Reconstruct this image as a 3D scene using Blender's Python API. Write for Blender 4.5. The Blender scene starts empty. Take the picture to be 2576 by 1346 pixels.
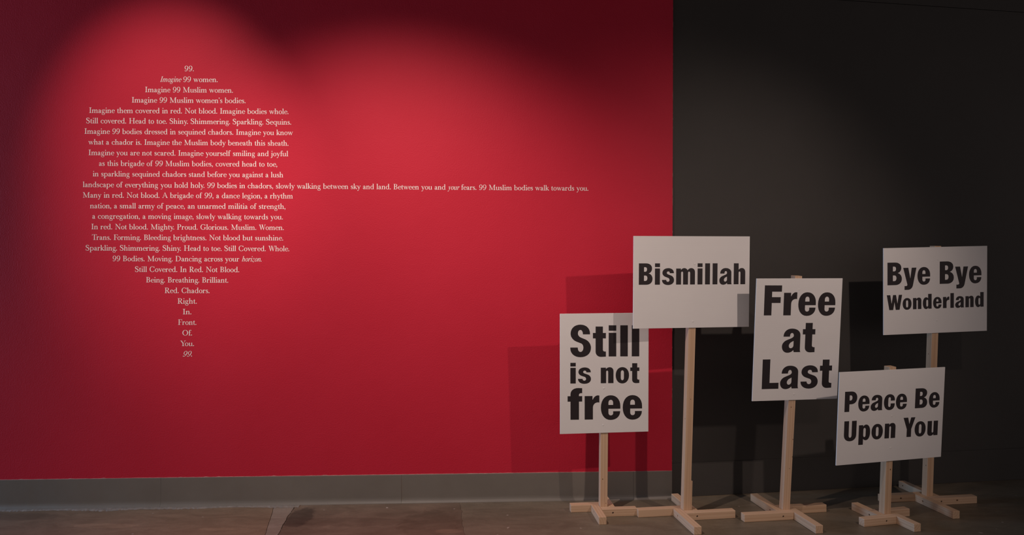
import bpy, bmesh, math, random
import numpy as np
from mathutils import Vector, Matrix
from mathutils.geometry import delaunay_2d_cdt

random.seed(7)
SC = bpy.context.scene
COL = SC.collection
R = math.radians

# ---------------------------------------------------------------- camera, world, lights, exposure
cam_d = bpy.data.cameras.new('camera')
cam = bpy.data.objects.new('camera', cam_d)
COL.objects.link(cam)
cam_d.sensor_width = 36.0
cam_d.lens = 1780.0 / 2576.0 * 36.0
cam_d.shift_y = -5.0 / 2576.0
cam_d.clip_start = 0.05
CAM_H = 1.27
cam.matrix_world = Matrix.Translation((0, 0, CAM_H)) @ Matrix.Rotation(R(90), 4, 'X') @ Matrix.Rotation(0.0024, 4, 'Z')
SC.camera = cam

w = bpy.data.worlds.new('gallery_ambient')
SC.world = w
w.use_nodes = True
w.node_tree.nodes['Background'].inputs[0].default_value = (1.0, 0.86, 0.84, 1)
w.node_tree.nodes['Background'].inputs[1].default_value = 0.32

def spot(name, loc, target, power, size, blend, color=(1, .84, .74), rad=.02):
    d = bpy.data.lights.new(name, 'SPOT')
    o = bpy.data.objects.new(name, d)
    COL.objects.link(o)
    o.location = loc
    o.rotation_euler = (Vector(target) - Vector(loc)).to_track_quat('-Z', 'Y').to_euler()
    d.energy = power
    d.spot_size = R(size)
    d.spot_blend = blend
    d.color = color
    d.shadow_soft_size = rad
    return o

WARM = (1, .80, .70)
spot('track_spot', (-1.800, 1.709, 3.56), (-1.785, 3.818, 1.770), 205, 37.2, .99, WARM)
spot('track_spot', (-0.615, 2.132, 2.90), (-0.603, 3.818, 0.34), 192, 96, .99, WARM)
spot('track_spot', (2.035, 1.800, 2.40), (1.00, 3.818, 0.85), 82, 80, .98, WARM, .022)

# daylight entering through the opening at the far left of the gallery
ad = bpy.data.lights.new('daylight_opening', 'AREA')
ao = bpy.data.objects.new('daylight_opening', ad)
COL.objects.link(ao)
ao.location = (-7.6, 3.02, 1.7)
ao.rotation_euler = (Vector((1.5, 3.4, .7)) - Vector(ao.location)).to_track_quat('-Z', 'Y').to_euler()
ad.shape = 'RECTANGLE'
ad.size, ad.size_y = 1.6, 2.2
ad.energy = 300
ad.color = (.34, .62, 1.0)

vs = SC.view_settings
vs.view_transform = 'Standard'
vs.look = 'None'
vs.gamma = 1.0
vs.use_curve_mapping = False
vs.exposure = 0.0

# ---------------------------------------------------------------- helpers
def tag(o, label=None, cat=None, group=None, kind=None):
    if label: o['label'] = label
    if cat: o['category'] = cat
    if group: o['group'] = group
    if kind: o['kind'] = kind
    return o

def link(name, me, mat=None, parent=None):
    o = bpy.data.objects.new(name, me)
    COL.objects.link(o)
    if mat is not None:
        me.materials.append(mat)
    if parent is not None:
        o.parent = parent
    return o

def empty(name, loc=(0, 0, 0), parent=None):
    o = bpy.data.objects.new(name, None)
    COL.objects.link(o)
    o.location = loc
    o.empty_display_size = .05
    if parent is not None:
        o.parent = parent
    return o

def mesh_of(name, verts, faces):
    me = bpy.data.meshes.new(name)
    me.from_pydata([tuple(v) for v in verts], [], faces)
    me.update()
    return me

def box_bm(x0, x1, y0, y1, z0, z1, bevel=0.0, seg=1):
    bm = bmesh.new()
    bmesh.ops.create_cube(bm, size=1)
    for v in bm.verts:
        v.co = Vector((x0 + (v.co.x + .5) * (x1 - x0), y0 + (v.co.y + .5) * (y1 - y0), z0 + (v.co.z + .5) * (z1 - z0)))
    if bevel > 0:
        bmesh.ops.bevel(bm, geom=list(bm.edges), offset=bevel, segments=seg, affect='EDGES', profile=.5)
    return bm

def bm_mesh(name, bm):
    me = bpy.data.meshes.new(name)
    bm.normal_update()
    bm.to_mesh(me)
    bm.free()
    return me

# ---------------------------------------------------------------- materials
def new_mat(name):
    m = bpy.data.materials.new(name)
    m.use_nodes = True
    nt = m.node_tree
    return m, nt, nt.nodes['Principled BSDF']

def N(nt, t, **kw):
    n = nt.nodes.new(t)
    for k, v in kw.items():
        setattr(n, k, v)
    return n

def noise(nt, vec, scale, detail=3, rough=.5, dist=0.0):
    n = N(nt, 'ShaderNodeTexNoise')
    nt.links.new(vec, n.inputs['Vector'])
    n.inputs['Scale'].default_value = scale
    n.inputs['Detail'].default_value = detail
    n.inputs['Roughness'].default_value = rough
    n.inputs['Distortion'].default_value = dist
    return n.outputs['Fac']

def ramp(nt, fac, stops):
    r = N(nt, 'ShaderNodeValToRGB')
    el = r.color_ramp.elements
    while len(el) < len(stops):
        el.new(.5)
    for e, (p, c) in zip(el, stops):
        e.position = p
        e.color = (c[0], c[1], c[2], 1)
    nt.links.new(fac, r.inputs[0])
    return r.outputs[0]

def mixc(nt, fac, a, b, mode='MIX'):
    n = N(nt, 'ShaderNodeMix', data_type='RGBA', blend_type=mode)
    for sock, v in ((n.inputs[0], fac), (n.inputs[6], a), (n.inputs[7], b)):
        if isinstance(v, (int, float)):
            sock.default_value = v
        elif isinstance(v, tuple):
            sock.default_value = (v[0], v[1], v[2], 1)
        else:
            nt.links.new(v, sock)
    return n.outputs[2]

def bump(nt, bsdf, h, strength, dist):
    b = N(nt, 'ShaderNodeBump')
    b.inputs['Strength'].default_value = strength
    b.inputs['Distance'].default_value = dist
    nt.links.new(h, b.inputs['Height'])
    nt.links.new(b.outputs[0], bsdf.inputs['Normal'])

def addm(nt, a, b, ka=1.0, kb=1.0):
    m = N(nt, 'ShaderNodeMath', operation='MULTIPLY'); nt.links.new(a, m.inputs[0]); m.inputs[1].default_value = ka
    m2 = N(nt, 'ShaderNodeMath', operation='MULTIPLY_ADD'); nt.links.new(b, m2.inputs[0]); m2.inputs[1].default_value = kb
    nt.links.new(m.outputs[0], m2.inputs[2])
    return m2.outputs[0]

def objco(nt):
    return N(nt, 'ShaderNodeTexCoord').outputs['Object']

def painted(name, c0, c1, rough, spec, b1, b2):
    m, nt, b = new_mat(name)
    co = objco(nt)
    nt.links.new(ramp(nt, noise(nt, co, 1.7, 4, .6), [(.3, c0), (.7, c1)]), b.inputs['Base Color'])
    b.inputs['Roughness'].default_value = rough
    b.inputs['Specular IOR Level'].default_value = spec
    h = addm(nt, noise(nt, co, 150, 3, .55), noise(nt, co, 16, 4, .6), b1, b2)
    bump(nt, b, h, 1.0, .004)
    return m

M_RED = painted('red_wall_paint', (.51, .0170, .039), (.54, .0200, .045), .62, .17, .30, .22)
M_DARK = painted('charcoal_wall_paint', (.047, .043, .0395), (.054, .049, .045), .7, .3, .16, .10)
M_CEIL = painted('ceiling_paint', (.05, .05, .05), (.06, .06, .06), .9, .2, .05, .05)

def simple(name, c, rough=.6, spec=.3, nz=0.0):
    m, nt, b = new_mat(name)
    b.inputs['Roughness'].default_value = rough
    b.inputs['Specular IOR Level'].default_value = spec
    co = objco(nt)
    k = 1 - nz
    nt.links.new(ramp(nt, noise(nt, co, 30, 3), [(.3, tuple(x * k for x in c)), (.7, c)]), b.inputs['Base Color'])
    return m

M_VINYL = simple('cream_vinyl', (.84, .79, .76), .5, .3, .04)
M_INK = simple('black_ink', (.021, .015, .017), .55, .35, .05)
M_CHIP = simple('bare_plaster', (.50, .17, .15), .9, .1, .3)
M_CAULK = simple('pink_caulk', (.50, .26, .24), .7, .2, .3)
M_DKHOLE = simple('screw_steel', (.05, .04, .03), .45, .5, .2)
M_KNOT = simple('wood_knot', (.16, .085, .045), .7, .2, .3)
M_FAST = simple('white_plastic', (.71, .69, .68), .45, .35, .02)

def board_mat():
    m, nt, b = new_mat('white_corrugated_plastic')
    co = objco(nt)
    b.inputs['Roughness'].default_value = .42
    b.inputs['Specular IOR Level'].default_value = .35
    nt.links.new(ramp(nt, noise(nt, co, 6, 3), [(.3, (.70, .68, .675)), (.7, (.72, .70, .69))]), b.inputs['Base Color'])
    wv = N(nt, 'ShaderNodeTexWave', wave_type='BANDS', bands_direction='Z')
    nt.links.new(co, wv.inputs['Vector'])
    wv.inputs['Scale'].default_value = 90
    wv.inputs['Distortion'].default_value = .1
    bump(nt, b, addm(nt, wv.outputs['Fac'], noise(nt, co, 9, 2), .25, 2.0), .5, .0004)
    return m
M_BOARD = board_mat()

def rubber_mat():
    m, nt, b = new_mat('grey_rubber_base')
    co = objco(nt)
    b.inputs['Roughness'].default_value = .5
    b.inputs['Specular IOR Level'].default_value = .4
    nt.links.new(ramp(nt, noise(nt, co, 2.2, 4, .6, .3), [(.3, (.150, .131, .110)), (.7, (.176, .155, .132))]), b.inputs['Base Color'])
    bump(nt, b, addm(nt, noise(nt, co, 5, 3), noise(nt, co, 60, 2), 1.0, .12), .7, .003)
    return m
M_RUBBER = rubber_mat()

def wood_mat():
    m, nt, b = new_mat('raw_pine')
    at = N(nt, 'ShaderNodeAttribute', attribute_name='grain')
    mp = N(nt, 'ShaderNodeMapping')
    mp.inputs['Scale'].default_value = (.05, 1, 1)
    nt.links.new(at.outputs['Vector'], mp.inputs['Vector'])
    v = mp.outputs[0]
    rings = N(nt, 'ShaderNodeTexWave', wave_type='RINGS', rings_direction='X')
    nt.links.new(v, rings.inputs['Vector'])
    rings.inputs['Scale'].default_value = 26
    rings.inputs['Distortion'].default_value = 2.5
    rings.inputs['Detail'].default_value = 2
    rings.inputs['Detail Scale'].default_value = .6
    c1 = ramp(nt, rings.outputs['Fac'], [(.1, (.60, .425, .29)), (.8, (.575, .395, .265)), (1, (.53, .355, .23))])
    c2 = ramp(nt, noise(nt, v, 18, 4, .6), [(.3, (.88, .85, .82)), (.7, (1.0, 1.0, 1.0))])
    c3 = mixc(nt, .75, c1, c2, 'MULTIPLY')
    oi = N(nt, 'ShaderNodeObjectInfo')
    t = ramp(nt, oi.outputs['Random'], [(0, (.93, .90, .86)), (1, (1.06, 1.05, 1.06))])
    c4 = mixc(nt, 1.0, c3, t, 'MULTIPLY')
    nt.links.new(c4, b.inputs['Base Color'])
    b.inputs['Roughness'].default_value = .62
    b.inputs['Specular IOR Level'].default_value = .25
    bump(nt, b, noise(nt, v, 160, 3), .3, .0006)
    return m
M_WOOD = wood_mat()

def concrete(name, ca, cb, cc, stains=()):
    m, nt, b = new_mat(name)
    g = N(nt, 'ShaderNodeNewGeometry').outputs['Position']
    big = noise(nt, g, 1.6, 5, .62, .6)
    c = ramp(nt, big, [(.28, ca), (.52, cb), (.75, cc)])
    mp = N(nt, 'ShaderNodeMapping')
    mp.inputs['Scale'].default_value = (1.0, 2.6, 1)
    mp.inputs['Rotation'].default_value = (0, 0, .25)
    nt.links.new(g, mp.inputs['Vector'])
    sm = ramp(nt, noise(nt, mp.outputs[0], 4.5, 6, .65, .9), [(.35, (.72, .70, .68)), (.6, (1, 1, 1)), (.8, (1.18, 1.14, 1.1))])
    c = mixc(nt, .8, c, sm, 'MULTIPLY')
    sp = ramp(nt, noise(nt, g, 70, 3, .7), [(.3, (.85, .85, .85)), (.7, (1.08, 1.08, 1.08))])
    c = mixc(nt, .6, c, sp, 'MULTIPLY')
    fl = ramp(nt, noise(nt, g, 22, 2, .4), [(.74, (0, 0, 0)), (.78, (1, 1, 1))])
    c = mixc(nt, fl, c, (.36, .30, .26))
    for (sx_, sy_, rx_, ry_, col_, amt) in stains:      # old spill marks: soft-edged blobs fixed on the slab
        m1 = N(nt, 'ShaderNodeMapping')
        m1.inputs['Location'].default_value = (-sx_ / rx_, -sy_ / ry_, 0)
        m1.inputs['Scale'].default_value = (1 / rx_, 1 / ry_, 1)
        nt.links.new(g, m1.inputs['Vector'])
        ln = N(nt, 'ShaderNodeVectorMath', operation='LENGTH')
        nt.links.new(m1.outputs[0], ln.inputs[0])
        e = addm(nt, ln.outputs['Value'], noise(nt, g, 14, 5, .7, .8), .5, .45)
        k = ramp(nt, e, [(0, (amt,) * 3), (.60, (amt,) * 3), (.70, (0, 0, 0))])
        c = mixc(nt, k, c, mixc(nt, 1.0, c, col_, 'MULTIPLY'))
    nt.links.new(c, b.inputs['Base Color'])
    nt.links.new(ramp(nt, big, [(.3, (.36,) * 3), (.7, (.52,) * 3)]), b.inputs['Roughness'])
    b.inputs['Specular IOR Level'].default_value = .35
    bump(nt, b, addm(nt, noise(nt, g, 30, 4, .6), noise(nt, g, 4, 2), .35, .8), .35, .004)
    return m
M_CONC_L = concrete('reddish_concrete', (.175, .120, .078), (.215, .150, .098), (.250, .176, .120),
                    [(-1.98, 3.44, .20, .035, (1.45, 1.42, 1.4), .6), (-1.42, 3.40, .10, .02, (1.4, 1.38, 1.35), .6), (-2.5, 3.56, .3, .06, (.72, .72, .74), .6)])
M_CONC_M = concrete('brown_stained_concrete', (.105, .076, .052), (.155, .110, .078), (.225, .162, .115),
                    [(-1.065, 3.56, .075, .16, (.50, .50, .52), .9), (-.40, 3.47, .17, .22, (.74, .72, .70), .8), (-.80, 3.50, .34, .07, (.74, .72, .71), .7), (-.30, 3.38, .07, .03, (1.5, 1.4, 1.35), .7)])
M_CONC_S = concrete('pale_patch_concrete', (.215, .168, .130), (.250, .200, .158), (.290, .232, .185))
M_CONC_R = concrete('grey_brown_concrete', (.145, .116, .082), (.175, .140, .100), (.200, .162, .118))
M_GROUT = simple('crack_dirt', (.05, .042, .036), .9, .1, .4)
M_DUST = simple('pale_dried_plaster', (.27, .235, .205), .9, .1, .35)

# ---------------------------------------------------------------- the room
RY0, RT = 3.818, .0543                   # red wall: y = RY0 + RT x
CS = 1 / math.sqrt(1 + RT * RT)
SEAM_X = .8770
SEAM_Y = RY0 + RT * SEAM_X
DT = .16
DCS = 1 / math.sqrt(1 + DT * DT)
CEIL = 3.6

def frame_red():
    ex = Vector((CS, RT * CS, 0)); ez = Vector((0, 0, 1)); ey = ez.cross(ex)
    m = Matrix((ex, ey, ez)).transposed().to_4x4()
    m.translation = (0, RY0, 0)
    return m
def frame_dark():
    ex = Vector((DCS, DT * DCS, 0)); ez = Vector((0, 0, 1)); ey = ez.cross(ex)
    m = Matrix((ex, ey, ez)).transposed().to_4x4()
    m.translation = (SEAM_X - .01, SEAM_Y + .016 - .0016, 0)
    return m
FR, FD = frame_red(), frame_dark()
U_SEAM = SEAM_X / CS

# red wall
wall = link('wall_front', bm_mesh('wall_front', box_bm(-4.6, U_SEAM, 0, .12, 0, CEIL, .0012)), M_RED)
wall.matrix_world = FR
tag(wall, 'deep red painted gallery wall carrying the cream text', kind='structure')
# chipped paint flecks down the free edge of the red wall
vs_, fs_ = [], []
rr = random.Random(3)
z = 0.2
while z < 3.3:
    hgt = rr.uniform(.004, .016) if rr.random() < .7 else rr.uniform(.02, .05)
    wd = rr.uniform(.0008, .0022)
    n = len(vs_)
    x1 = U_SEAM + .0002
    pts = [(x1 - wd * .3, z), (x1 - .0002, z - .001), (x1, z + hgt), (x1 - wd * .5, z + hgt * .9), (x1 - wd, z + hgt * .5)]
    vs_ += [(p[0], -.0006, p[1]) for p in pts] + [(p[0], .0006, p[1]) for p in pts]
    fs_ += [(n, n + 1, n + 2, n + 3, n + 4), (n + 9, n + 8, n + 7, n + 6, n + 5)] + [(n + i, n + 5 + i, n + 5 + (i + 1) % 5, n + (i + 1) % 5) for i in range(5)]
    z += rr.uniform(.03, .16)
ch = link('paint_chips', mesh_of('paint_chips', vs_, fs_), M_CHIP, wall)
tag(ch, 'bare pale flecks where the red paint has chipped along the edge', kind='stuff')

# dark wall: main panel, upper panel, tiny open joint between
dw = empty('wall_right'); dw.matrix_world = FD
tag(dw, 'charcoal painted gallery wall behind the signs', kind='structure')
link('panel', bm_mesh('wall_main', box_bm(0, 4.2, 0, .12, .186, 2.790, .001)), M_DARK, dw)
link('panel', bm_mesh('wall_upper', box_bm(0, 4.2, 0, .12, 2.7925, CEIL, .001)), M_DARK, dw)
db = link('baseboard_right', bm_mesh('baseboard_right', box_bm(0, 4.2, -.0035, .12, 0, .1860, .0018, 2)), M_DARK)
db.matrix_world = FD
tag(db, 'charcoal painted base panel under the dark wall', kind='structure')

# grey rubber cove base in lengths along the red wall
bb = empty('baseboard_front'); bb.matrix_world = FR
tag(bb, 'grey rubber base running along the foot of the red wall', kind='structure')
prof = [(0, .150), (-.0022, .1495), (-.0034, .148), (-.0036, .030), (-.0042, .022), (-.0062, .014), (-.0095, .008), (-.0145, .0035), (-.0175, .0015), (-.0178, .0)]
cuts = [-4.6, -3.08, -1.8443, -.5893, .6643, U_SEAM - .0005]
for i in range(len(cuts) - 1):
    a0, a1 = cuts[i] + .0004, cuts[i + 1] - .0004
    nn = 24
    vv, ff = [], []
    for k in range(nn + 1):
        u = a0 + (a1 - a0) * k / nn
        wob = .0012 * math.sin(u * 5.3 + i) + .0008 * math.sin(u * 13.1)
        for j, (py, pz) in enumerate(prof):
            vv.append((u, py - (abs(wob) if j in (3, 4, 5, 6) else 0), pz))
        vv.append((u, 0, 0))
    m_ = len(prof) + 1
    for k in range(nn):
        for j in range(m_ - 1):
            p = k * m_ + j
            ff.append((p, p + 1, p + m_ + 1, p + m_))
    ff.append(tuple(range(m_)))
    ff.append(tuple(nn * m_ + j for j in reversed(range(m_))))
    me = mesh_of('rubber_length', vv, ff)
    for p in me.polygons: p.use_smooth = False
    link('rubber_length', me, M_RUBBER, bb)
# irregular caulk bead on its top edge
vv, ff = [], []
rr = random.Random(11)
n = 420
for k in range(n + 1):
    u = -4.6 + (U_SEAM + 4.6) * k / n
    t = .0011 + .0009 * rr.random() + (.0018 if rr.random() < .05 else 0)
    vv += [(u, 0, .1502), (u, -.0030, .1496), (u, -.0034, .1502 + t * .4), (u, -.001, .1502 + t), (u, 0, .1502 + t * 1.1)]
for k in range(n):
    for j in range(4):
        p = k * 5 + j
        ff.append((p, p + 1, p + 6, p + 5))
ck = link('caulk_bead', mesh_of('caulk_bead', vv, ff), M_CAULK, bb)
tag(ck, 'thin pinkish caulk bead along the top of the grey base')
# dried plaster smear where base meets the floor, left part
vv, ff = [], []
rr = random.Random(5)
n = 200
for k in range(n + 1):
    u = -2.9 + 1.78 * k / n
    s = .5 + .5 * math.sin(u * 4.1 + 1) * math.sin(u * 9.7)
    d = .018 + .030 * s * rr.uniform(.5, 1.2)
    vv += [(u, -.0165, .0016), (u, -.0165 - d * .5, .0022 + .0012 * rr.random()), (u, -.0165 - d, .0004)]
for k in range(n):
    for j in range(2):
        p = k * 3 + j
        ff.append((p, p + 1, p + 4, p + 3))
sm = link('plaster_smear', mesh_of('plaster_smear', vv, ff), M_DUST, bb)
tag(sm, 'pale dried plaster smeared along the floor edge')

# floor: three concrete slabs with an open crack and a patched joint
fl = empty('floor')
tag(fl, 'stained concrete gallery floor', kind='structure')
def slab(name, poly, mat):
    bm = bmesh.new()
    top = [bm.verts.new((x, y, 0)) for x, y in poly]
    bot = [bm.verts.new((x, y, -.06)) for x, y in poly]
    bm.faces.new(top)
    bm.faces.new(list(reversed(bot)))
    k = len(poly)
    for i in range(k):
        bm.faces.new((top[(i + 1) % k], top[i], bot[i], bot[(i + 1) % k]))
    return link(name, bm_mesh(name, bm), mat, fl)
def jag(seed, n, amp):
    q = random.Random(seed); v = 0; out = []
    for i in range(n):
        v = v * .6 + q.uniform(-amp, amp)
        out.append(v)
    return out
def line_pts(x0, y0, x1, y1, seed, amp, n=90):
    j = jag(seed, n + 1, amp)
    return [(x0 + (x1 - x0) * i / n + j[i], y0 + (y1 - y0) * i / n) for i in range(n + 1)]
XL, XR, YB, YF = -6.0, 7.0, -3.0, 5.4
# crack passes (-1.144, 3.704) and (-1.100, 3.327)
sx = (-1.100 + 1.144) / (3.327 - 3.704)
cA = line_pts(-1.144 + sx * (YF - 3.704), YF, -1.144 + sx * (YB - 3.704), YB, 1, .004, 260)
gap = jag(2, 261, .0011)
cA2 = [(x + .003 + abs(g), y) for (x, y), g in zip(cA, gap)]
sB = (-.222 + .268) / (3.333 - 3.741)
cB = line_pts(-.268 + sB * (YF - 3.741), YF, -.268 + sB * (YB - 3.741), YB, 4, .007, 260)
cB2 = [(x + .0009, y) for x, y in cB]
cS = line_pts(-1.244 - .2255 * (YF - 3.704), YF, -1.244 - .2255 * (YB - 3.704), YB, 9, .0016, 260)
cS2 = [(x + .0022, y) for x, y in cS]
YX = 2.84                                 # the two cracks meet here, nearer than the frame
slab('slab', [(XL, YF), (XL, YB)] + [p for p in reversed(cA) if p[1] < YX] + [p for p in reversed(cS) if p[1] > YX], M_CONC_L)
keepS = [p for p in cS2 if p[1] > YX]; keepA = [p for p in cA if p[1] > YX]
slab('slab', keepS + list(reversed(keepA)), M_CONC_S)
# loose pale crumbs caught along the crack
vv, ff = [], []
rr = random.Random(21)
for k in range(150):
    i = rr.randrange(len(cA)); x, y = cA[i]
    if y > 3.74 or y < 3.2: continue
    r0 = rr.uniform(.0012, .0042); x += rr.uniform(-.004, .008); y += rr.uniform(-.01, .01)
    n = len(vv)
    a0 = rr.uniform(0, 3)
    vv += [(x + r0 * rr.uniform(.6, 1.1) * math.cos(a0 + q * 1.5708), y + r0 * rr.uniform(.6, 1.1) * math.sin(a0 + q * 1.5708), -.0005) for q in range(4)]
    vv.append((x, y, r0 * .55))
    ff += [(n, n + 1, n + 4), (n + 1, n + 2, n + 4), (n + 2, n + 3, n + 4), (n + 3, n, n + 4), (n + 3, n + 2, n + 1, n)]
cr = link('crumbs', mesh_of('crumbs', vv, ff), M_DUST, fl)
tag(cr, 'pale concrete crumbs caught along the floor crack', kind='stuff')
slab('slab', cA2 + list(reversed(cB)), M_CONC_M)
slab('slab', cB2 + [(XR, YB), (XR, YF)], M_CONC_R)
link('slab_bed', bm_mesh('slab_bed', box_bm(XL, XR, YB, YF, -.10, -.0035)), M_GROUT, fl)
for o in list(fl.children):
    if o.name.startswith('slab_bed'):
        o.location.z = -.0025
ce = link('ceiling', bm_mesh('ceiling', box_bm(XL, XR, -3.0, 5.4, CEIL, CEIL + .1)), M_CEIL)
tag(ce, 'dark gallery ceiling above the frame', kind='structure')

# ---------------------------------------------------------------- shape font engine
def cubic(p0, p1, p2, p3, n=7):
    return [tuple(((1 - t) ** 3) * a + 3 * ((1 - t) ** 2) * t * b + 3 * (1 - t) * t * t * c + t ** 3 * d for a, b, c, d in zip(p0, p1, p2, p3)) for t in [i / n for i in range(1, n + 1)]]

def parse(path):
    """'M x,y L x,y K cx,cy x,y Z' -> polygon; K is a rounded corner through the corner point."""
    polys, cur = [], []
    tk = path.replace('M', ' M ').replace('L', ' L ').replace('K', ' K ').replace('Z', ' Z ').split()
    i = 0
    P = lambda s: tuple(float(v) for v in s.split(','))
    while i < len(tk):
        t = tk[i]
        if t in 'ML' and t != 'Z':
            if t == 'M':
                cur = []
            cur.append(P(tk[i + 1])); i += 2
        elif t == 'K':
            c, e = P(tk[i + 1]), P(tk[i + 2]); s = cur[-1]; k = .60
            cur += cubic(s, tuple(a + (b - a) * k for a, b in zip(s, c)), tuple(a + (b - a) * k for a, b in zip(e, c)), e)
            i += 3
        else:
            if cur:
                polys.append(cur)
            cur = []
            i += 1
    return polys

def clean(poly):
    out = []
    for p in poly:
        if not out or abs(p[0] - out[-1][0]) + abs(p[1] - out[-1][1]) > 1e-3:
            out.append(p)
    if abs(out[0][0] - out[-1][0]) + abs(out[0][1] - out[-1][1]) < 1e-3:
        out.pop()
    return out

def inside(p, poly):
    x, y = p; c = False; n = len(poly)
    for i in range(n):
        x0, y0 = poly[i]; x1, y1 = poly[i - 1]
        if (y0 > y) != (y1 > y) and x < (x1 - x0) * (y - y0) / (y1 - y0) + x0:
            c = not c
    return c

def tess(pos, neg=()):
    """union of the pos polygons minus the neg polygons -> (verts, tris)"""
    V_, E_ = [], []
    pos = [clean(p) for p in pos]; neg = [clean(p) for p in neg]
    for p in list(pos) + list(neg):
        n = len(V_)
        V_ += [Vector(q) for q in p]
        E_ += [(n + i, n + (i + 1) % len(p)) for i in range(len(p))]
    r = delaunay_2d_cdt(V_, E_, [], 0, 1e-4)
    vo, fo = r[0], r[2]
    keep = []
    for f in fo:
        c = ((vo[f[0]][0] + vo[f[1]][0] + vo[f[2]][0]) / 3, (vo[f[0]][1] + vo[f[1]][1] + vo[f[2]][1]) / 3)
        if any(inside(c, p) for p in pos) and not any(inside(c, p) for p in neg):
            keep.append(tuple(f))
    return np.array([(v[0], v[1]) for v in vo]), keep

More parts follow.
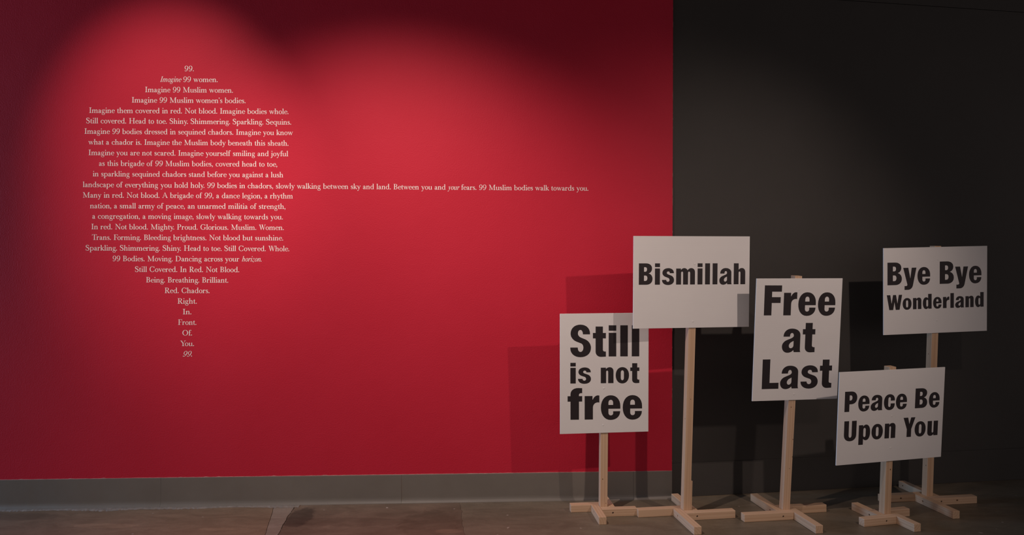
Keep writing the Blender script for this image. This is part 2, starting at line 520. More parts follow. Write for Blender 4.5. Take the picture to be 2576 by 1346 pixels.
# --- heavy condensed sans for the signs: (width, left bearing, right bearing, solid paths, hole paths)
SANS = {
'l': (24, 6.3, 6.3, 'M0,0 L24,0 L24,100 L0,100Z', ''),
'i': (24, 6.3, 6.3, 'M0,0 L24,0 L24,76 L0,76Z M0,82.5 L24,82.5 L24,100 L0,100Z', ''),
't': (41, 2, 2.5, 'M8.5,96 L31.5,96 L31.5,75.5 L41,75.5 L41,58 L31.5,58 L31.5,22 K31.5,16 38,16 L41,16 L41,-.5 L26,-1.2 K8.5,-1.2 8.5,16 L8.5,58 L0,58 L0,75.5 L8.5,75.5Z', ''),
'f': (43, 2, 1, 'M8.5,0 L33.5,0 L33.5,58 L43,58 L43,75.5 L33.5,75.5 L33.5,79 K33.5,85 40,85 L43,85 L43,101 L31,101.5 K8.5,101.5 8.5,81 L8.5,75.5 L0,75.5 L0,58 L8.5,58Z', ''),
'e': (58, 3.5, 3.5, 'M58,34 L58,42 K58,77.5 29,77.5 K0,77.5 0,38 K0,-2 29,-2 K57.5,-2 57.5,26 L36.5,26 L36.5,20 K36.5,12.7 29.5,12.7 K22.5,12.7 22.5,22 L22.5,34Z', 'M22.5,46.4 L36.4,46.4 L36.4,53 K36.4,62.8 29.5,62.8 K22.5,62.8 22.5,53Z'),
'r': (43.5, 6.3, 1, 'M0,0 L24.5,0 L24.5,38 K24.5,55 40,55 L43.5,54.5 L43.5,77 L39,77.5 K29,77.5 24,64 L23.2,64 L23.2,75.5 L0,75.5Z', ''),
'a': (60, 3, 4.5, 'M4,51 K4,77.5 31,77.5 K59,77.5 59,56 L59,10 K59,3 61,0 L39.5,0 K37.8,2 37.8,7 K31,-2 19,-2 K0,-2 0,19 K0,34 16,40 L28,45 K37.5,48.5 37.5,54 K37.5,63 31.5,63 K25,63 25,51Z', 'M37.5,37 L31,33.5 K22.5,29 22.5,21 K22.5,13 29,13 K37.5,14 37.5,23Z'),
's': (58, 3.5, 3.5, 'M57,53.5 L57,55 K57,77.5 30,77.5 K2,77.5 2,55 K2,41 18,36 L30,31.5 K36,29 36,22 K36,13.5 28.5,13.5 K20.5,13.5 20.5,22.5 L0,22.5 K0,-2 29,-2 K58,-2 58,21 K58,38 43,43 L30,48 K23,50.5 23,55 K23,62 30.5,62 K37.5,62 37.5,53.5Z', ''),
'S': (65, 4, 4, 'M62,71 L62,73 K62,102 32,102 K1,102 1,73 K1,55 20,47.5 L34,42 K41,39 41,29 K41,15 32,15 K23.5,15 23.5,29 L0,29 L0,27 K0,-2 32,-2 K65,-2 65,28 K65,48 46,55.5 L34,60.5 K24,64.5 24,74 K24,85 32,85 K39.5,85 39.5,71Z', ''),
'o': (60, 3.5, 3.5, 'M0,38 K0,77.5 30,77.5 K60,77.5 60,38 K60,-2 30,-2 K0,-2 0,38Z', 'M23,26 L23,50 K23,62 30,62 K37,62 37,50 L37,26 K37,14 30,14 K23,14 23,26Z'),
'n': (57, 6.3, 6.3, 'M0,0 L0,75.5 L23,75.5 L23,68 K28,77.5 40,77.5 K57,77.5 57,58 L57,0 L33,0 L33,54 K33,61 28.5,61 K24,61 24,54 L24,0Z', ''),
'h': (57, 6.3, 6.3, 'M0,0 L0,100 L24,100 L24,69 K29,77.5 40,77.5 K57,77.5 57,58 L57,0 L33,0 L33,54 K33,61 28.5,61 K24,61 24,54 L24,0Z', ''),
'm': (91, 6.3, 6.3, 'M0,0 L0,75.5 L23,75.5 L23,68 K28,77.5 39,77.5 K51,77.5 55.5,67 K61,77.5 73,77.5 K91,77.5 91,58 L91,0 L67.5,0 L67.5,54 K67.5,61 62.5,61 K57.5,61 57.5,54 L57.5,0 L33.5,0 L33.5,54 K33.5,61 29,61 K24,61 24,54 L24,0Z', ''),
'u': (57, 6.3, 6.3, 'M57,75.5 L57,0 L34,0 L34,7.5 K29,-2 17,-2 K0,-2 0,17.5 L0,75.5 L24,75.5 L24,21.5 K24,14.5 28.5,14.5 K33,14.5 33,21.5 L33,75.5Z', ''),
'p': (60, 6.3, 3.5, 'M0,-24 L0,75.5 L22.5,75.5 L22.5,68 K28,77.5 38,77.5 K60,77.5 60,38 K60,-2 38,-2 K28,-2 24,6 L24,-24Z', 'M24,26 L24,50 K24,61 30,61 K36.5,61 36.5,50 L36.5,26 K36.5,14.5 30,14.5 K24,14.5 24,26Z'),
'd': (60, 3.5, 6.3, 'M60,100 L60,0 L37.5,0 L37.5,8 K32,-2 22,-2 K0,-2 0,38 K0,77.5 22,77.5 K32,77.5 36,70 L36,100Z', 'M36,50 K36,61 30,61 K23.5,61 23.5,50 L23.5,26 K23.5,14.5 30,14.5 K36,14.5 36,26Z'),
'c': (57, 3.5, 2.5, 'M57,45 L57,49 K57,77.5 29.5,77.5 K0,77.5 0,38 K0,-2 29.5,-2 K57,-2 57,27 L57,31 L35.5,31 L35.5,22 K35.5,13.5 29.5,13.5 K22.8,13.5 22.8,25 L22.8,52 K22.8,62.5 29.5,62.5 K35.5,62.5 35.5,54 L35.5,45Z', ''),
'y': (60, 1, 1, 'M0,75.5 L23,75.5 L32.2,28 L38.5,75.5 L60,75.5 L44,-3 K40,-22.5 22,-22.5 L6,-22.5 L6,-5 L12,-5.5 K19,-5.5 19,.5Z', ''),
'F': (56, 6.3, 1, 'M0,0 L0,100 L56,100 L56,79 L24.5,79 L24.5,61 L53,61 L53,41.5 L24.5,41.5 L24.5,0Z', ''),
'L': (55, 6.3, 2, 'M0,0 L0,100 L25,100 L25,20.5 L55,20.5 L55,0Z', ''),
'B': (65, 6.3, 5, 'M0,0 L0,100 L34,100 K62.5,100 62.5,76 K62.5,57 46,53 K65,49 65,27 K65,0 36,0Z', 'M24.5,82 L31,82 K38.5,82 38.5,72 K38.5,61 31,61 L24.5,61Z M24.5,43 L31.5,43 K40.5,43 40.5,31 K40.5,18 31.5,18 L24.5,18Z'),
'P': (63, 6.3, 2.5, 'M0,0 L0,100 L34,100 K63,100 63,68 K63,37 34,37 L24.5,37 L24.5,0Z', 'M24.5,81 L30,81 K38.5,81 38.5,69 K38.5,56 30,56 L24.5,56Z'),
'U': (64, 6, 6, 'M0,100 L24.5,100 L24.5,28 K24.5,16 32,16 K39.5,16 39.5,28 L39.5,100 L64,100 L64,30 K64,-2 32,-2 K0,-2 0,30Z', ''),
'Y': (64, 1, -5, 'M0,100 L25,100 L32.5,66 L41,100 L64,100 L44,40 L44,0 L20,0 L20,40Z', ''),
'W': (103, 1, 0, 'M0,100 L23.5,100 L32.5,42 L42,100 L62,100 L71.5,42 L80.5,100 L103,100 L86,0 L60,0 L51.5,52 L43,0 L17,0Z', ''),
}
_sans = {}
def sans_glyph(c):
    if c not in _sans:
        wd, lb, rb, pos, neg = SANS[c]
        _sans[c] = (wd, lb, rb) + tess(parse(pos), parse(neg) if neg else [])
    return _sans[c]

# --- book serif for the wall text, built from stems, bowls, strokes and serifs
def rect(x0, y0, x1, y1): return [(x0, y0), (x1, y0), (x1, y1), (x0, y1)]
def dot(x, y, r, n=14): return [(x + r * math.cos(2 * math.pi * i / n), y + r * math.sin(2 * math.pi * i / n)) for i in range(n)]
def ring(cx, cy, rx, ry, wx, wy, a0=0, a1=360):
    n = max(8, int(abs(a1 - a0) / 11))
    A = [R(a0 + (a1 - a0) * i / n) for i in range(n + 1)]
    return [(cx + rx * math.cos(a), cy + ry * math.sin(a)) for a in A] + [(cx + (rx - wx) * math.cos(a), cy + (ry - wy) * math.sin(a)) for a in reversed(A)]
def stroke(pts, sub=5):
    P_ = [np.array(p, float) for p in pts]
    P_ = [2 * P_[0] - P_[1]] + P_ + [2 * P_[-1] - P_[-2]]
    S_ = []
    for i in range(1, len(P_) - 2):
        p0, p1, p2, p3 = P_[i - 1:i + 3]
        for k in range(sub):
            t = k / sub
            S_.append(.5 * ((2 * p1) + (-p0 + p2) * t + (2 * p0 - 5 * p1 + 4 * p2 - p3) * t * t + (-p0 + 3 * p1 - 3 * p2 + p3) * t ** 3))
    S_.append(P_[-2])
    Lf, Rt = [], []
    for i, s in enumerate(S_):
        d = S_[min(i + 1, len(S_) - 1)][:2] - S_[max(i - 1, 0)][:2]
        d = d / (np.linalg.norm(d) + 1e-9)
        nrm = np.array((-d[1], d[0])) * max(s[2], 1.5) / 2
        Lf.append(tuple(s[:2] + nrm)); Rt.append(tuple(s[:2] - nrm))
    return Lf + Rt[::-1]

ITAL = False
def sf(cx, y, d, hw=15, w=13.5):
    if ITAL: hw = min(hw, 8.5) if hw < 19 else hw * .8
    return [(cx - hw, y), (cx + hw, y), (cx + hw, y + 3.6 * d), (cx + w / 2 + 1, y + 7.5 * d), (cx - w / 2 - 1, y + 7.5 * d), (cx - hw, y + 3.6 * d)]
def flag(x, y, w=13.5):
    return [(x - w / 2 - 9, y - 8.5), (x - w / 2 - 9, y - 5.5), (x + w / 2 - 2, y + 1.5), (x + w / 2, y + 1.5), (x + w / 2, y - 14), (x - w / 2, y - 14), (x - w / 2, y - 7)]
def stem(x, y0, y1, w=13.5): return rect(x - w / 2, y0, x + w / 2, y1)
def arch(x0, x1, foot=True):
    g = [stroke([(x0 + 4, 42, 4), (x0 + 14, 56, 5.5), (x0 + (x1 - x0) * .66, 60.5, 8), (x1 - 1.5, 52, 12.5), (x1, 36, 13.5)]), stem(x1, 0, 38)]
    if foot: g.append(sf(x1, 0, 1, 14))
    return g
def serif_font():
    G = {}
    fr = 'RIGHT'
    G['a'] = (61, [stroke([(10, 47, 8), (14, 56, 6), (24, 61, 5), (35, 56, 10), (40, 43, 13), (40, 30, 13.5)]), stem(40, 9, 33), stroke([(40, 13, 13), (44, 3.5, 8), (57, 6, 4)]), stroke([(38, 36.5, 4.5), (24, 31, 6.5), (11, 21, 11), (10, 11, 11), (17, 3, 8.5), (27, 2.5, 6), (38, 12, 4)]), dot(11, 47.5, 6)])
    G['b'] = (73, [stem(14, 3, 101), flag(14, 101), ring(37, 31, 30, 33, 13, 5, -135, 135), stroke([(9, 0, 4), (12, 4, 6), (20, 4, 4)])])
    G['c'] = (62, [ring(34, 31, 30.5, 33, 13, 5, 42, 322), dot(53, 49, 6.5)])
    G['d'] = (76, [ring(34, 31, 30, 33, 13, 5, 40, 322), stem(57, 3, 101), flag(57, 101), [(55, 0), (72, 0), (72, 3), (62, 8), (55, 8)]])
    G['e'] = (61, [ring(33, 31, 29.5, 33, 12.5, 5, 8, 322), rect(12, 34, 61, 38.5)])
    G['f'] = (42, [stem(20, 0, 80), sf(20, 0, 1, 16), rect(3, 58, 40, 62.5), stroke([(20, 77, 13.5), (21.5, 91, 11), (30, 100, 6), (42, 100, 5)]), dot(45, 94, 6.5)])
    G['g'] = (67, [ring(29, 42, 23, 22, 11, 4.5, 0, 180), ring(29, 42, 23, 22, 11, 4.5, 180, 360), stroke([(18, 25, 4.5), (11, 16, 6.5), (15, 8, 8), (30, 5, 9.5), (48, 4, 10), (57, -4, 8)]), ring(32, -17, 28, 19, 7, 5, 0, 180), ring(32, -17, 28, 19, 8, 5, 180, 360), stroke([(44, 56, 4.5), (52, 61, 5), (61, 60, 7)])])
    G['h'] = (76, [stem(16, 0, 101), flag(16, 101), sf(16, 0, 1)] + arch(19, 56))
    G['i'] = (36, [stem(18, 0, 62), flag(18, 62), sf(18, 0, 1), dot(17, 91, 8.2)])
    G['j'] = (35, [stem(18, -10, 62), flag(18, 62), stroke([(18, -8, 13.5), (15, -24, 9), (4, -32, 5)]), dot(1, -29, 6), dot(17, 91, 8.2)])
    G['k'] = (70, [stem(16, 0, 101), flag(16, 101), sf(16, 0, 1), stroke([(20, 26, 4.8), (52, 60, 4.8)]), sf(51, 62.5, -1, 12, 6), stroke([(31, 37, 11), (45, 19, 13), (59, 2, 13)]), sf(60, 0, 1, 13)])
    G['l'] = (35, [stem(17, 0, 101), flag(17, 101), sf(17, 0, 1)])
    G['m'] = (114, [stem(16, 0, 62), flag(16, 62), sf(16, 0, 1, 14)] + arch(19, 55) + arch(58, 94))
    G['n'] = (76, [stem(16, 0, 62), flag(16, 62), sf(16, 0, 1)] + arch(19, 56))
    G['o'] = (67, [ring(33.5, 31, 30, 33, 13, 5, 0, 180), ring(33.5, 31, 30, 33, 13, 5, 180, 360)])
    G['p'] = (77, [stem(16, -33, 62), flag(16, 62), sf(16, -34, 1), ring(41, 31, 30, 33, 13, 5, -138, 138)])
    G['q'] = (76, [ring(34, 31, 30, 33, 13, 5, 40, 320), stem(58, -33, 60), stroke([(52, 55, 4), (62, 64, 4)]), sf(58, -34, 1)])
    G['r'] = (54, [stem(16, 0, 62), flag(16, 62), sf(16, 0, 1, 16), stroke([(20, 40, 4), (28, 54, 6), (39, 60, 6)]), dot(43, 54.5, 7.5)])
    G['s'] = (50, [stroke([(39, 47, 4), (33, 58, 5), (21, 61.5, 5.5), (10, 53, 9.5), (14, 40, 13), (30, 30, 13.5), (39, 18, 12), (34, 4.5, 7), (22, 1, 5), (11, 5, 5), (7, 15, 4)]), rect(37.5, 43, 40.5, 63), rect(5.5, 0, 8.5, 20)])
    G['t'] = (41, [stem(17, 10, 62), [(2, 59), (2, 61), (12, 68), (21, 81), (23.7, 81), (23.7, 58), (10, 58)], rect(4, 58, 37, 62.5), stroke([(17, 14, 13.5), (20, 4, 9), (29, 1.5, 5.5), (38, 8, 4)])])
    G['u'] = (75, [stem(15, 15, 62), flag(15, 62), stroke([(15, 17, 13.5), (18, 6, 10), (29, 1.5, 7), (41, 5, 5), (52, 16, 4)]), stem(56, 3, 62), flag(56, 62), [(54, 0), (71, 0), (71, 3), (61, 8), (54, 8)]])
    G['v'] = (63, [[(5, 62), (19, 62), (38, 8), (33, -1.5), (30, -1.5)], [(31, 2), (35, 0), (57, 62), (51.5, 62)], sf(12, 62.5, -1, 13, 10), sf(54, 62.5, -1, 10, 4)])
    G['w'] = (98, [[(5, 62), (18, 62), (35, 8), (31, -1.5), (28, -1.5)], [(29, 2), (33, 0), (50, 56), (46, 60)], [(41, 62), (54, 62), (70, 8), (66, -1.5), (63, -1.5)], [(64, 2), (68, 0), (91, 62), (86, 62)], sf(11, 62.5, -1, 12, 10), sf(47, 62.5, -1, 11, 10), sf(88, 62.5, -1, 9, 4)])
    G['y'] = (66, [[(5, 62), (19, 62), (40, 10), (34, -2), (31, 0)], stroke([(56, 62, 4.8), (45, 30, 4.8), (33, -3, 5), (25, -22, 6), (15, -31, 6)]), dot(12, -28, 6.5), sf(12, 62.5, -1, 13, 10), sf(56, 62.5, -1, 10, 4)])
    G['z'] = (58, [stroke([(8, 56, 5), (16, 60, 6), (46, 59, 6)]), stroke([(47, 60, 4.8), (6, 4, 4.8)]), stroke([(6, 4, 5), (20, 6, 7), (36, -7, 9), (50, -8, 6), (56, 2, 4)])])
    G['9'] = (72, [ring(36, 67, 30.5, 35, 12, 5, 0, 180), ring(36, 67, 30.5, 35, 12, 5, 180, 360), stroke([(60.5, 66, 12.5), (59, 42, 11), (48, 17, 9), (30, 1.5, 6.5), (13, 3, 5)]), dot(13, 8, 6.3)])
    G['.'] = (29, [dot(12, 7.5, 8.6)])
    G[','] = (30, [dot(12, 7.5, 8.6), stroke([(18, 6, 6), (16, -6, 5.5), (6, -20, 3)])])
    G["'"] = (24, [dot(11, 93, 7.5), stroke([(16, 92, 6), (14, 82, 5), (6, 74, 3)])])
    G['I'] = (51, [stem(25, 0, 100, 15), sf(25, 0, 1, 21, 15), sf(25, 100, -1, 21, 15)])
    G['H'] = (116, [stem(25, 0, 100, 15), stem(91, 0, 100, 15), rect(25, 48.5, 91, 53)] + [sf(x, y, d, 20, 15) for x in (25, 91) for y, d in ((0, 1), (100, -1))])
    G['M'] = (135, [rect(20, 0, 24.8, 99), [(13, 100), (29, 100), (70, 12), (65, 0), (62, 0)], [(63, 2), (67, 0), (108, 99), (103, 99)], stem(109, 0, 100, 15), sf(22, 0, 1, 17, 5), sf(109, 0, 1, 20, 15), rect(4, 96.5, 24, 100), rect(104, 96.5, 130, 100)])
    G['N'] = (110, [rect(20, 0, 24.8, 99), [(12, 100), (28, 100), (92, 14), (92, -2), (88, -2)], rect(87.5, 0, 92.2, 99), sf(22, 0, 1, 17, 5), rect(4, 96.5, 25, 100), sf(90, 100, -1, 17, 5)])
    G['S'] = (75, [stroke([(58, 78, 5), (49, 95, 6), (33, 99, 7), (14, 89, 11), (12, 71, 14), (33, 55, 16), (56, 41, 15.5), (61, 21, 13), (49, 4, 9), (31, .5, 6), (14, 8, 5), (8, 27, 4)]), rect(56.5, 70, 59.8, 101), rect(6, 0, 9.2, 31)])
    G['B'] = (86, [stem(23, 0, 100, 15), rect(4, 0, 44, 4), rect(4, 96, 42, 100), rect(24, 50, 44, 54.5), ring(41, 75, 30, 25, 14, 4.5, -90, 90), ring(43, 27, 34, 27, 15, 4.5, -90, 90)])
    G['P'] = (84, [stem(23, 0, 100, 15), sf(23, 0, 1, 20, 15), rect(4, 96, 45, 100), rect(24, 43.5, 45, 48), ring(44, 72, 34, 28, 15, 4.5, -90, 90)])
    G['R'] = (95, [stem(23, 0, 100, 15), sf(23, 0, 1, 20, 15), rect(4, 96, 45, 100), rect(24, 46, 45, 50.5), ring(44, 73.5, 32, 26.5, 15, 4.5, -90, 90), stroke([(45, 48, 11), (58, 30, 14), (74, 5, 14), (92, 2, 4)])])
    G['D'] = (108, [stem(23, 0, 100, 15), rect(4, 0, 44, 4.5), rect(4, 95.5, 44, 100), ring(42, 50, 58, 50, 15, 4.5, -90, 90)])
    G['O'] = (104, [ring(52, 50, 47.5, 52, 15, 5, 0, 180), ring(52, 50, 47.5, 52, 15, 5, 180, 360)])
    G['C'] = (99, [ring(52, 50, 47.5, 52, 15, 5, 38, 322), rect(89, 68, 92, 101), rect(87, 12, 90, 30)])
    G['G'] = (108, [ring(52, 50, 47.5, 52, 15, 5, 40, 312), rect(87, 68, 90, 101), stem(86, 8, 42, 14), sf(86, 44, -1, 18, 14)])
    G['T'] = (93, [stem(48, 0, 98, 15), sf(48, 0, 1, 21, 15), rect(5, 95.5, 91, 100), [(5, 78), (8, 78), (14, 97), (5, 99)], [(91, 78), (88, 78), (82, 97), (91, 99)]])
    G['F'] = (78, [stem(23, 0, 100, 15), sf(23, 0, 1, 21, 15), rect(4, 95.5, 76, 100), [(76, 76), (73, 76), (66, 97), (76, 99)], rect(24, 50, 57, 54.5), rect(54.5, 40, 57.5, 64)])
    G['A'] = (104, [stroke([(50, 96, 5), (15, 2, 5)]), [(46, 102), (54, 102), (95, 0), (79, 0)], rect(27, 34, 74, 38.5), sf(15, 0, 1, 14, 5), sf(87, 0, 1, 17, 15)])
    G['W'] = (128, [[(10, 100), (26, 100), (48, 10), (43, -1.5), (40, -1.5)], [(41, 2), (45, 0), (68, 90), (64, 96)], [(54, 100), (70, 100), (92, 10), (88, -1.5), (84, -1.5)], [(85, 2), (89, 0), (117, 100), (112, 100)], sf(17, 100, -1, 15, 14), sf(62, 100, -1, 14, 14), sf(114, 100, -1, 13, 5)])
    G['Y'] = (90, [[(6, 100), (23, 100), (54, 48), (54, 40), (40, 44)], [(50, 44), (54, 44), (82, 100), (77, 100)], stem(47, 0, 46, 15), sf(47, 0, 1, 21, 15), sf(14, 100, -1, 16, 14), sf(80, 100, -1, 14, 5)])
    return G
_roman = serif_font()
ITAL = True
_italic = serif_font()
_italic['a'] = (66, [ring(32, 31, 26, 33, 11, 5, 40, 320), stem(52, 8, 60, 11), stroke([(52, 12, 11), (55, 3, 7), (64, 7, 4)])])
ITAL = False
_ser = {}
def serif_glyph(c, it):
    k = (c, it)
    if k not in _ser:
        adv, shapes = (_italic if it else _roman)[c]
        v, f = tess(shapes)
        if it:
            sxx = .80 if c != '9' else .92
            v = v.copy()
            v[:, 0] = v[:, 0] * sxx + v[:, 1] * .27
            adv = adv * sxx
        xs = [v[i][0] for t in f for i in t]
        _ser[k] = (adv, v, f, min(xs), max(xs))
    return _ser[k]
KERN = {('T', 'r'): -10, ('F', 'o'): -12, ('W', 'o'): -6, ('Y', 'o'): -14, ('y', '.'): -12, ('r', '.'): -6, ('f', ' '): 4, ('W', 'h'): -2, ('g', '.'): -4, ('P', 'r'): 2}

def flat_mesh(name, parts, thick, mapper):
    """parts: list of (verts2d, tris); printed or cut-vinyl film of real thickness facing local -Y"""
    vv, ff = [], []
    for v, f in parts:
        n = len(vv)
        used = {}
        for t in f:
            for i in t:
                if i not in used:
                    used[i] = n + len(used)
        inv = sorted(used.items(), key=lambda a: a[1])
        for i, _ in inv:
            vv.append(mapper(v[i][0], v[i][1]))
        for t in f:
            a, b_, c = (used[i] for i in t)
            ff.append((a, b_, c))
    me = mesh_of(name, [(x, -thick, z_) for x, z_ in vv], ff)
    bm = bmesh.new(); bm.from_mesh(me)
    bm.normal_update()
    for f in bm.faces:
        if f.normal.y > 0: f.normal_flip()
    bd = [e for e in bm.edges if e.is_boundary]
    r = bmesh.ops.extrude_edge_only(bm, edges=bd)
    for e in r['geom']:
        if isinstance(e, bmesh.types.BMVert): e.co.y = -.00002
    bm.to_mesh(me); bm.free()
    return me

# ---------------------------------------------------------------- wall text
LINES = [
("99.", -1.7276, -1.6806, 2.2886, 2.2892),
("_Imagine_ 99 women.", -1.8531, -1.5576, 2.2304, 2.2341),
("Imagine 99 Muslim women.", -1.9301, -1.4785, 2.1751, 2.1793),
("Imagine 99 Muslim women's bodies.", -1.9978, -1.4128, 2.1197, 2.1252),
("Imagine them covered in red. Not blood. Imagine bodies whole.", -2.2146, -1.1894, 2.0624, 2.0706),
("Still covered. Head to toe. Shiny. Shimmering. Sparkling. Sequins.", -2.2294, -1.1752, 2.0082, 2.0147),
("Imagine 99 bodies dressed in sequined chadors. Imagine you know", -2.2379, -1.1657, 1.9529, 1.9591),
("what a chador is. Imagine the Muslim body beneath this sheath.", -2.2184, -1.1890, 1.8972, 1.9025),
("Imagine you are not scared. Imagine yourself smiling and joyful", -2.2171, -1.1903, 1.8416, 1.8466),
("as this brigade of 99 Muslim bodies, covered head to toe,", -2.1641, -1.2475, 1.7862, 1.7908),
("in sparkling sequined chadors stand before you against a lush", -2.1955, -1.2164, 1.7309, 1.7346),
("landscape of everything you hold holy. 99 bodies in chadors, slowly walking between sky and land. Between you and _your_ fears. 99 Muslim bodies walk towards you.", -2.2459, .4139, 1.6747, 1.6770),
("Many in red. Not blood. A brigade of 99, a dance legion, a rhythm", -2.2458, -1.1659, 1.6195, 1.6229),
("nation, a small army of peace, an unarmed militia of strength,", -2.2096, -1.2042, 1.5639, 1.5671),
("a congregation, a moving image, slowly walking towards you.", -2.1974, -1.2173, 1.5097, 1.5116),
("In red. Not blood. Mighty. Proud. Glorious. Muslim. Women.", -2.2021, -1.2122, 1.4544, 1.4553),
("Trans. Forming. Bleeding brightness. Not blood but sunshine.", -2.1985, -1.2156, 1.3990, 1.3999),
("Sparkling. Shimmering. Shiny. Head to toe. Still Covered. Whole.", -2.2306, -1.1837, 1.3434, 1.3431),
("99 Bodies. Moving. Dancing across your _horizon_.", -2.0931, -1.3278, 1.2879, 1.2879),
("Still Covered. In Red. Not Blood.", -1.9795, -1.4439, 1.2321, 1.2312),
("Being. Breathing. Brilliant.", -1.9227, -1.5004, 1.1767, 1.1759),
("Red. Chadors.", -1.8275, -1.5971, 1.1210, 1.1207),
("Right.", -1.7611, -1.6627, 1.0652, 1.0650),
("In.", -1.7342, -1.6902, 1.0091, 1.0091),
("Front.", -1.7588, -1.6645, .9538, .9535),
("Of.", -1.7360, -1.6865, .8978, .8977),
("You.", -1.7469, -1.6761, .8420, .8418),
("_99_.", -1.7337, -1.6862, .7872, .7869),
]
UNIT = .000282
txt = empty('wall_text')
txt.matrix_world = FR @ Matrix.Translation((0, -.0002, 0))
tag(txt, 'cream serif lettering in many centred lines on the red wall', 'wall text')
for s, u0, u1, z0, z1 in LINES:
    it = False
    x = 0.0
    words, cur = [], []
    prev = None
    for c in s:
        if c == '_':
            it = not it
            continue
        if c == ' ':
            x += 40 if not it else 36
            if prev == 'f': x += 8
            prev = ' '
            if cur: words.append(cur); cur = []
            continue
        adv, v, f, mn, mx = serif_glyph(c, it)
        x += KERN.get((prev, c), 0)
        cur.append((v, f, x, it, mn, mx))
        x += adv
        prev = c
    words.append(cur)
    lo = words[0][0][2] + words[0][0][4]
    hi = words[-1][-1][2] + words[-1][-1][5]
    kx = (u1 - u0) / (hi - lo)
    sl = (z1 - z0) / (u1 - u0)
    def mapper(X, Y, kx=kx, lo=lo, u0=u0, z0=z0, sl=sl):
        u = u0 + (X - lo) * kx
        return (u, z0 + sl * (u - u0) + Y * UNIT)
    for wd_ in words:
        o = link('word', flat_mesh('word', [(np.column_stack((v[:, 0] + xo, v[:, 1])), f) for v, f, xo, i_, mn, mx in wd_], .0004, mapper), M_VINYL, txt)
        if any(q[3] for q in wd_):
            o['label'] = 'word set in slanted italic lettering'

# ---------------------------------------------------------------- protest signs
A = .0381
def lumber(name, L, holes, parent, mat_local, knots=(), seed=0, tilt_end=0.0):
    """pine stick: local X along the length, Y and Z across; holes: (x, face) drilled and filled by a sunk screw"""
    bm = box_bm(0, L, 0, A, 0, A, .0016, 2)
    me = bm_mesh(name, bm)
    if holes:
        tmp = bpy.data.objects.new('tmp', me); COL.objects.link(tmp)
        bmc = bmesh.new()
        for (hx, face) in holes:
            if face == 'y-': m = Matrix.Translation((hx, 0, A / 2)) @ Matrix.Rotation(R(90), 4, 'X')
            elif face == 'y+': m = Matrix.Translation((hx, A, A / 2)) @ Matrix.Rotation(R(90), 4, 'X')
            bmesh.ops.create_cone(bmc, cap_ends=True, segments=20, radius1=.0046, radius2=.0046, depth=.014, matrix=m)
        cme = bm_mesh('cut', bmc)
        cut = bpy.data.objects.new('cut', cme); COL.objects.link(cut)
        md = tmp.modifiers.new('b', 'BOOLEAN'); md.operation = 'DIFFERENCE'; md.object = cut; md.solver = 'EXACT'
        dg = bpy.context.evaluated_depsgraph_get(); dg.update()
        me2 = bpy.data.meshes.new_from_object(tmp.evaluated_get(dg))
        bpy.data.objects.remove(tmp); bpy.data.objects.remove(cut)
        me = me2
    me.name = name
    off = random.Random(seed)
    o3 = (off.uniform(-3, 3), off.uniform(-.05, .05), off.uniform(-.05, .05))
    at = me.attributes.new('grain', 'FLOAT_VECTOR', 'POINT')
    for i, v in enumerate(me.vertices):
        at.data[i].vector = (v.co.x + o3[0], v.co.y + o3[1], v.co.z + o3[2])
    o = link(name, me, M_WOOD, parent)
    o.matrix_local = mat_local
    for (hx, face) in holes:
        bmc = bmesh.new()
        yy = .0045 if face == 'y-' else A - .0045
        bmesh.ops.create_cone(bmc, cap_ends=True, segments=18, radius1=.0043, radius2=.0034, depth=.003, matrix=Matrix.Translation((hx, yy, A / 2)) @ Matrix.Rotation(R(90 if face == 'y-' else -90), 4, 'X'))
        link('screw', bm_mesh('screw', bmc), M_DKHOLE, o)
    for (kx_, face, kz, kr) in knots:
        bmc = bmesh.new()
        yy = 0 if face == 'y-' else (A if face == 'y+' else None)
        if yy is not None:
            mm = Matrix.Translation((kx_, yy, kz)) @ Matrix.Rotation(R(90), 4, 'X')
        elif face == 'z+':
            mm = Matrix.Translation((kx_, kz, A))
        else:
            mm = Matrix.Translation((kx_, kz, 0))
        bmesh.ops.create_cone(bmc, cap_ends=True, segments=14, radius1=kr, radius2=kr, depth=.0006, matrix=mm @ Matrix.Scale(1.5, 4, (1, 0, 0)))
        link('knot', bm_mesh('knot', bmc), M_KNOT, o)
    return o

def rot3(yaw, pitch, roll):
    return Matrix.Rotation(yaw, 4, 'Z') @ Matrix.Rotation(pitch, 4, 'X') @ Matrix.Rotation(roll, 4, 'Y')

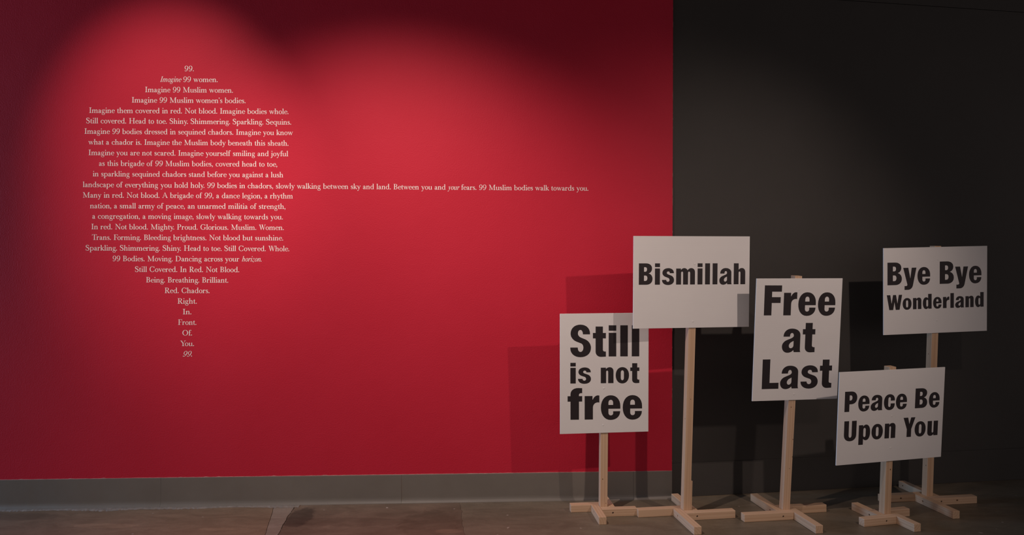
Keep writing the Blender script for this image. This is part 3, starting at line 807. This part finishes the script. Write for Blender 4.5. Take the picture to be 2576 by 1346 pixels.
SIGNS = [
dict(label='portrait white sign reading Still is not free, the leftmost in front of the red wall',
     w=.4572, h=.6096, pose=(.4705, 3.5886, .7250, .0973, .0297, -.0083), base=(.4529, 3.6124), pp=(.4538, 3.6011, .4194), R=.163, kind=1, over=-.01,
     lines=[('Still', -.1758, .1800, .0875, .0824, .001588), ('is not', -.1755, .1805, -.0491, -.0533, .001051), ('free', -.1897, .1953, -.2331, -.2391, .001590)],
     fast=[(-.0035, -.077), (-.007, -.2647)], knots=[(.18, 'y-', -.012, .0022), (.055, 'y-', -.030, .0016)], holes=True),
dict(label='tall landscape white sign reading Bismillah on a stand with a thin shim stick',
     w=.6096, h=.4572, pose=(.8986, 3.5294, 1.1896, .1528, .0285, -.0052), base=(.8656, 3.5625), pp=(.8838, 3.5388, .9620), R=.241, kind=1, over=-.01,
     lines=[('Bismillah', -.2767, .2820, -.0118, -.0127, .001058)],
     fast=[(.0131, .0902), (.0053, -.1973)], knots=[(.60, 'y-', -.022, .0016), (.50, 'z-', .012, .0018)], holes=True, shim=True),
dict(label='portrait white sign reading Free at Last, leaning forward before the charcoal wall',
     w=.4572, h=.6096, pose=(1.4174, 3.5105, .9058, .1513, .0759, -.0025), base=(1.3718, 3.5753), pp=(1.3831, 3.5337, .6023), R=.245, kind=2, over=.012,
     lines=[('Free', -.1841, .1952, .1228, .1197, .001486), ('at', -.0819, .0938, -.0619, -.0639, .001525), ('Last', -.1802, .1933, -.2451, -.2465, .001487)],
     fast=[(-.0025, .2498), (-.0072, -.2754)], knots=[(.565, 'y-', -.016, .0020), (.40, 'y-', -.034, .0020), (.31, 'y-', -.036, .0018), (.25, 'y-', -.024, .0014)], holes=True),
dict(label='low landscape white sign reading Peace Be Upon You, nearest the camera at right',
     w=.6096, h=.4572, pose=(1.8693, 3.4816, .5359, .2336, .0647, -.0105), base=(1.8527, 3.5158), pp=(1.8525, 3.4977, .3116), R=.167, kind=2, over=.012,
     lines=[('Peace Be', -.2701, .2799, .0327, .0276, .000996), ('Upon You', -.2678, .2768, -.1109, -.1149, .000979)],
     fast=[(.0019, -.0023), (.0024, -.1624)], knots=[(.262, 'y-', -.026, .0028)], holes=True),
dict(label='tall landscape white sign reading Bye Bye Wonderland, rightmost and farthest back',
     w=.6096, h=.4572, pose=(2.2510, 3.7569, 1.1451, .1462, .0320, -.0268), base=(2.2257, 3.7941), pp=(2.2369, 3.7672, .9177), R=.25, kind=1, over=.006,
     lines=[('Bye Bye', -.2820, .2703, .0330, .0311, .001190), ('Wonderland', -.2859, .2843, -.0982, -.0978, .000790)],
     fast=[(.0124, .1621), (.0074, -.1614)], knots=[(.80, 'z-', .020, .0020), (.20, 'z-', .012, .0022)], holes=True, extra=True),
]
GRP = 'white slogan signs on wooden stands'
TH = .005
for si, S in enumerate(SIGNS):
    px, py, pz, yaw, pit, rol = S['pose']
    root = empty('protest_sign', (S['base'][0], S['base'][1], 0))
    tag(root, S['label'], 'sign', GRP)
    inv = Matrix.Translation((-S['base'][0], -S['base'][1], 0))
    # board
    BM = Matrix.Translation((px, py, pz)) @ rot3(yaw, pit, rol)
    w_, h_ = S['w'], S['h']
    bd = link('board', bm_mesh('board', box_bm(-w_ / 2, w_ / 2, 0, TH, -h_ / 2, h_ / 2, .0005)), M_BOARD, root)
    bd.matrix_local = inv @ BM
    for s, a0, a1, z0, z1, un in S['lines']:
        x = 0; parts_ = []; first = None; last = 0; prev = None
        for c in s:
            if c == ' ':
                x += 34; continue
            wd, lb, rb, v, f = sans_glyph(c)
            x += lb
            if first is None: first = x
            parts_.append((np.column_stack((v[:, 0] + x, v[:, 1])), f))
            last = x + wd
            x += wd + rb
        kx = (a1 - a0) / (last - first); sl = (z1 - z0) / (a1 - a0)
        def mp2(X, Y, kx=kx, first=first, a0=a0, z0=z0, sl=sl, un=un):
            u = a0 + (X - first) * kx
            return (u, z0 + sl * (u - a0) + Y * un)
        k0 = 0
        for wd_ in s.split(' '):
            link('lettering', flat_mesh('lettering', parts_[k0:k0 + len(wd_)], .0002, mp2), M_INK, bd)
            k0 += len(wd_)
    for (fx, fz) in S['fast']:
        b2 = bmesh.new()
        bmesh.ops.create_uvsphere(b2, u_segments=16, v_segments=8, radius=.0052)
        for v in b2.verts:
            v.co = Vector((v.co.x + fx, v.co.y * .12 - .0001, v.co.z * 1.0 + fz))
        me = bm_mesh('fastener', b2)
        for p in me.polygons: p.use_smooth = True
        link('fastener', me, M_FAST, bd)
    # post: runs from the floor up behind the board
    B = Vector((S['base'][0], S['base'][1], A))
    P2 = Vector(S['pp'])
    d = (P2 - B).normalized()
    nrm = (rot3(yaw, pit, rol).to_3x3() @ Vector((0, 1, 0)))
    ey = (nrm - d * nrm.dot(d)).normalized()
    ez = d.cross(ey)
    start = B - d * ((A - .0015) / d.z)
    ztop = (BM @ Vector((0, 0, h_ / 2))).z + S['over']
    Lp = (ztop - start.z) / d.z
    pm = Matrix((d, ey, ez)).transposed().to_4x4()
    pm.translation = start - ez * A * 1.0 + ez * 0 
    kn = [(kx_, fc, (A + kz) if fc == 'y-' else kz, kr) for kx_, fc, kz, kr in S['knots']]
    kn = [(k0, ('z+' if k1 == 'z-' else k1), k2, k3) for k0, k1, k2, k3 in kn]
    post = lumber('post', Lp, [], root, inv @ pm, kn, seed=si * 17 + 1)
    # pinwheel of four bars on the floor
    Q = Matrix.Rotation(yaw, 4, 'Z')
    c = A / 2; RR = S['R']
    def place(ox, oy, ang):
        return Q @ Matrix.Translation((ox, oy, .0004)) @ Matrix.Rotation(R(ang), 4, 'Z')
    G_ = .0004
    if S['kind'] == 1:
        defs = [
            (c + RR, place(0 + G_, -A, 0), [(1.5 * A, 'y-')], [(.150, 'y-', .022, .004)] if S.get('extra') else []),           # right bar
            (RR + A - c, place(-A - G_, A - G_, -90), [(1.5 * A, 'y-')], []),                         # front bar (outer face = y-)
            (RR + c, place(A - G_, 2 * A, 180), [(1.5 * A, 'y-')], [(.16, 'y+', .020, .004)] if S.get('extra') else []),           # left bar
            (c + RR, place(2 * A + G_, 0 + G_, 90), [(1.5 * A, 'y-')], [(.235, 'y+', .02, .003)] if S.get('extra') else []),     # back bar
        ]
    else:
        defs = [
            (c + RR, place(c - RR, -A, 0), [(c + RR - 1.5 * A, 'y-')], []),                            # left bar in front
            (RR + A - c, place(A + G_, A - G_, -90), [(1.5 * A, 'y+')], []),                           # front bar
            (c + RR, place(0 + G_, A + G_, 0), [(1.5 * A, 'y+')], []),                                 # right bar behind
            (c + RR, place(0 - G_, 0 + G_, 90), [(1.5 * A, 'y+')], []),                                # back bar
        ]
    for bi, (L, m, hl, kk) in enumerate(defs):
        lumber('foot_bar', L, hl, root, m, kk, seed=si * 17 + 5 + bi)
    if S.get('shim'):
        sb = box_bm(0, .147, 0, .019, 0, .0065, .0006)
        me = bm_mesh('shim', sb)
        at = me.attributes.new('grain', 'FLOAT_VECTOR', 'POINT')
        for i, v in enumerate(me.vertices):
            at.data[i].vector = (v.co.x + 9, v.co.y + .02, v.co.z)
        sh = link('shim', me, M_WOOD, root)
        mm = Matrix((d, ey, ez)).transposed().to_4x4()
        mm.translation = B + d * .0012 - ez * (A + .0068) + ey * .001
        sh.matrix_local = inv @ mm
        sh['label'] = 'thin short shim stick against the foot of the post'

for o in bpy.data.objects:
    if o.type == 'MESH' and not o.data.materials:
        o.data.materials.append(M_WOOD)
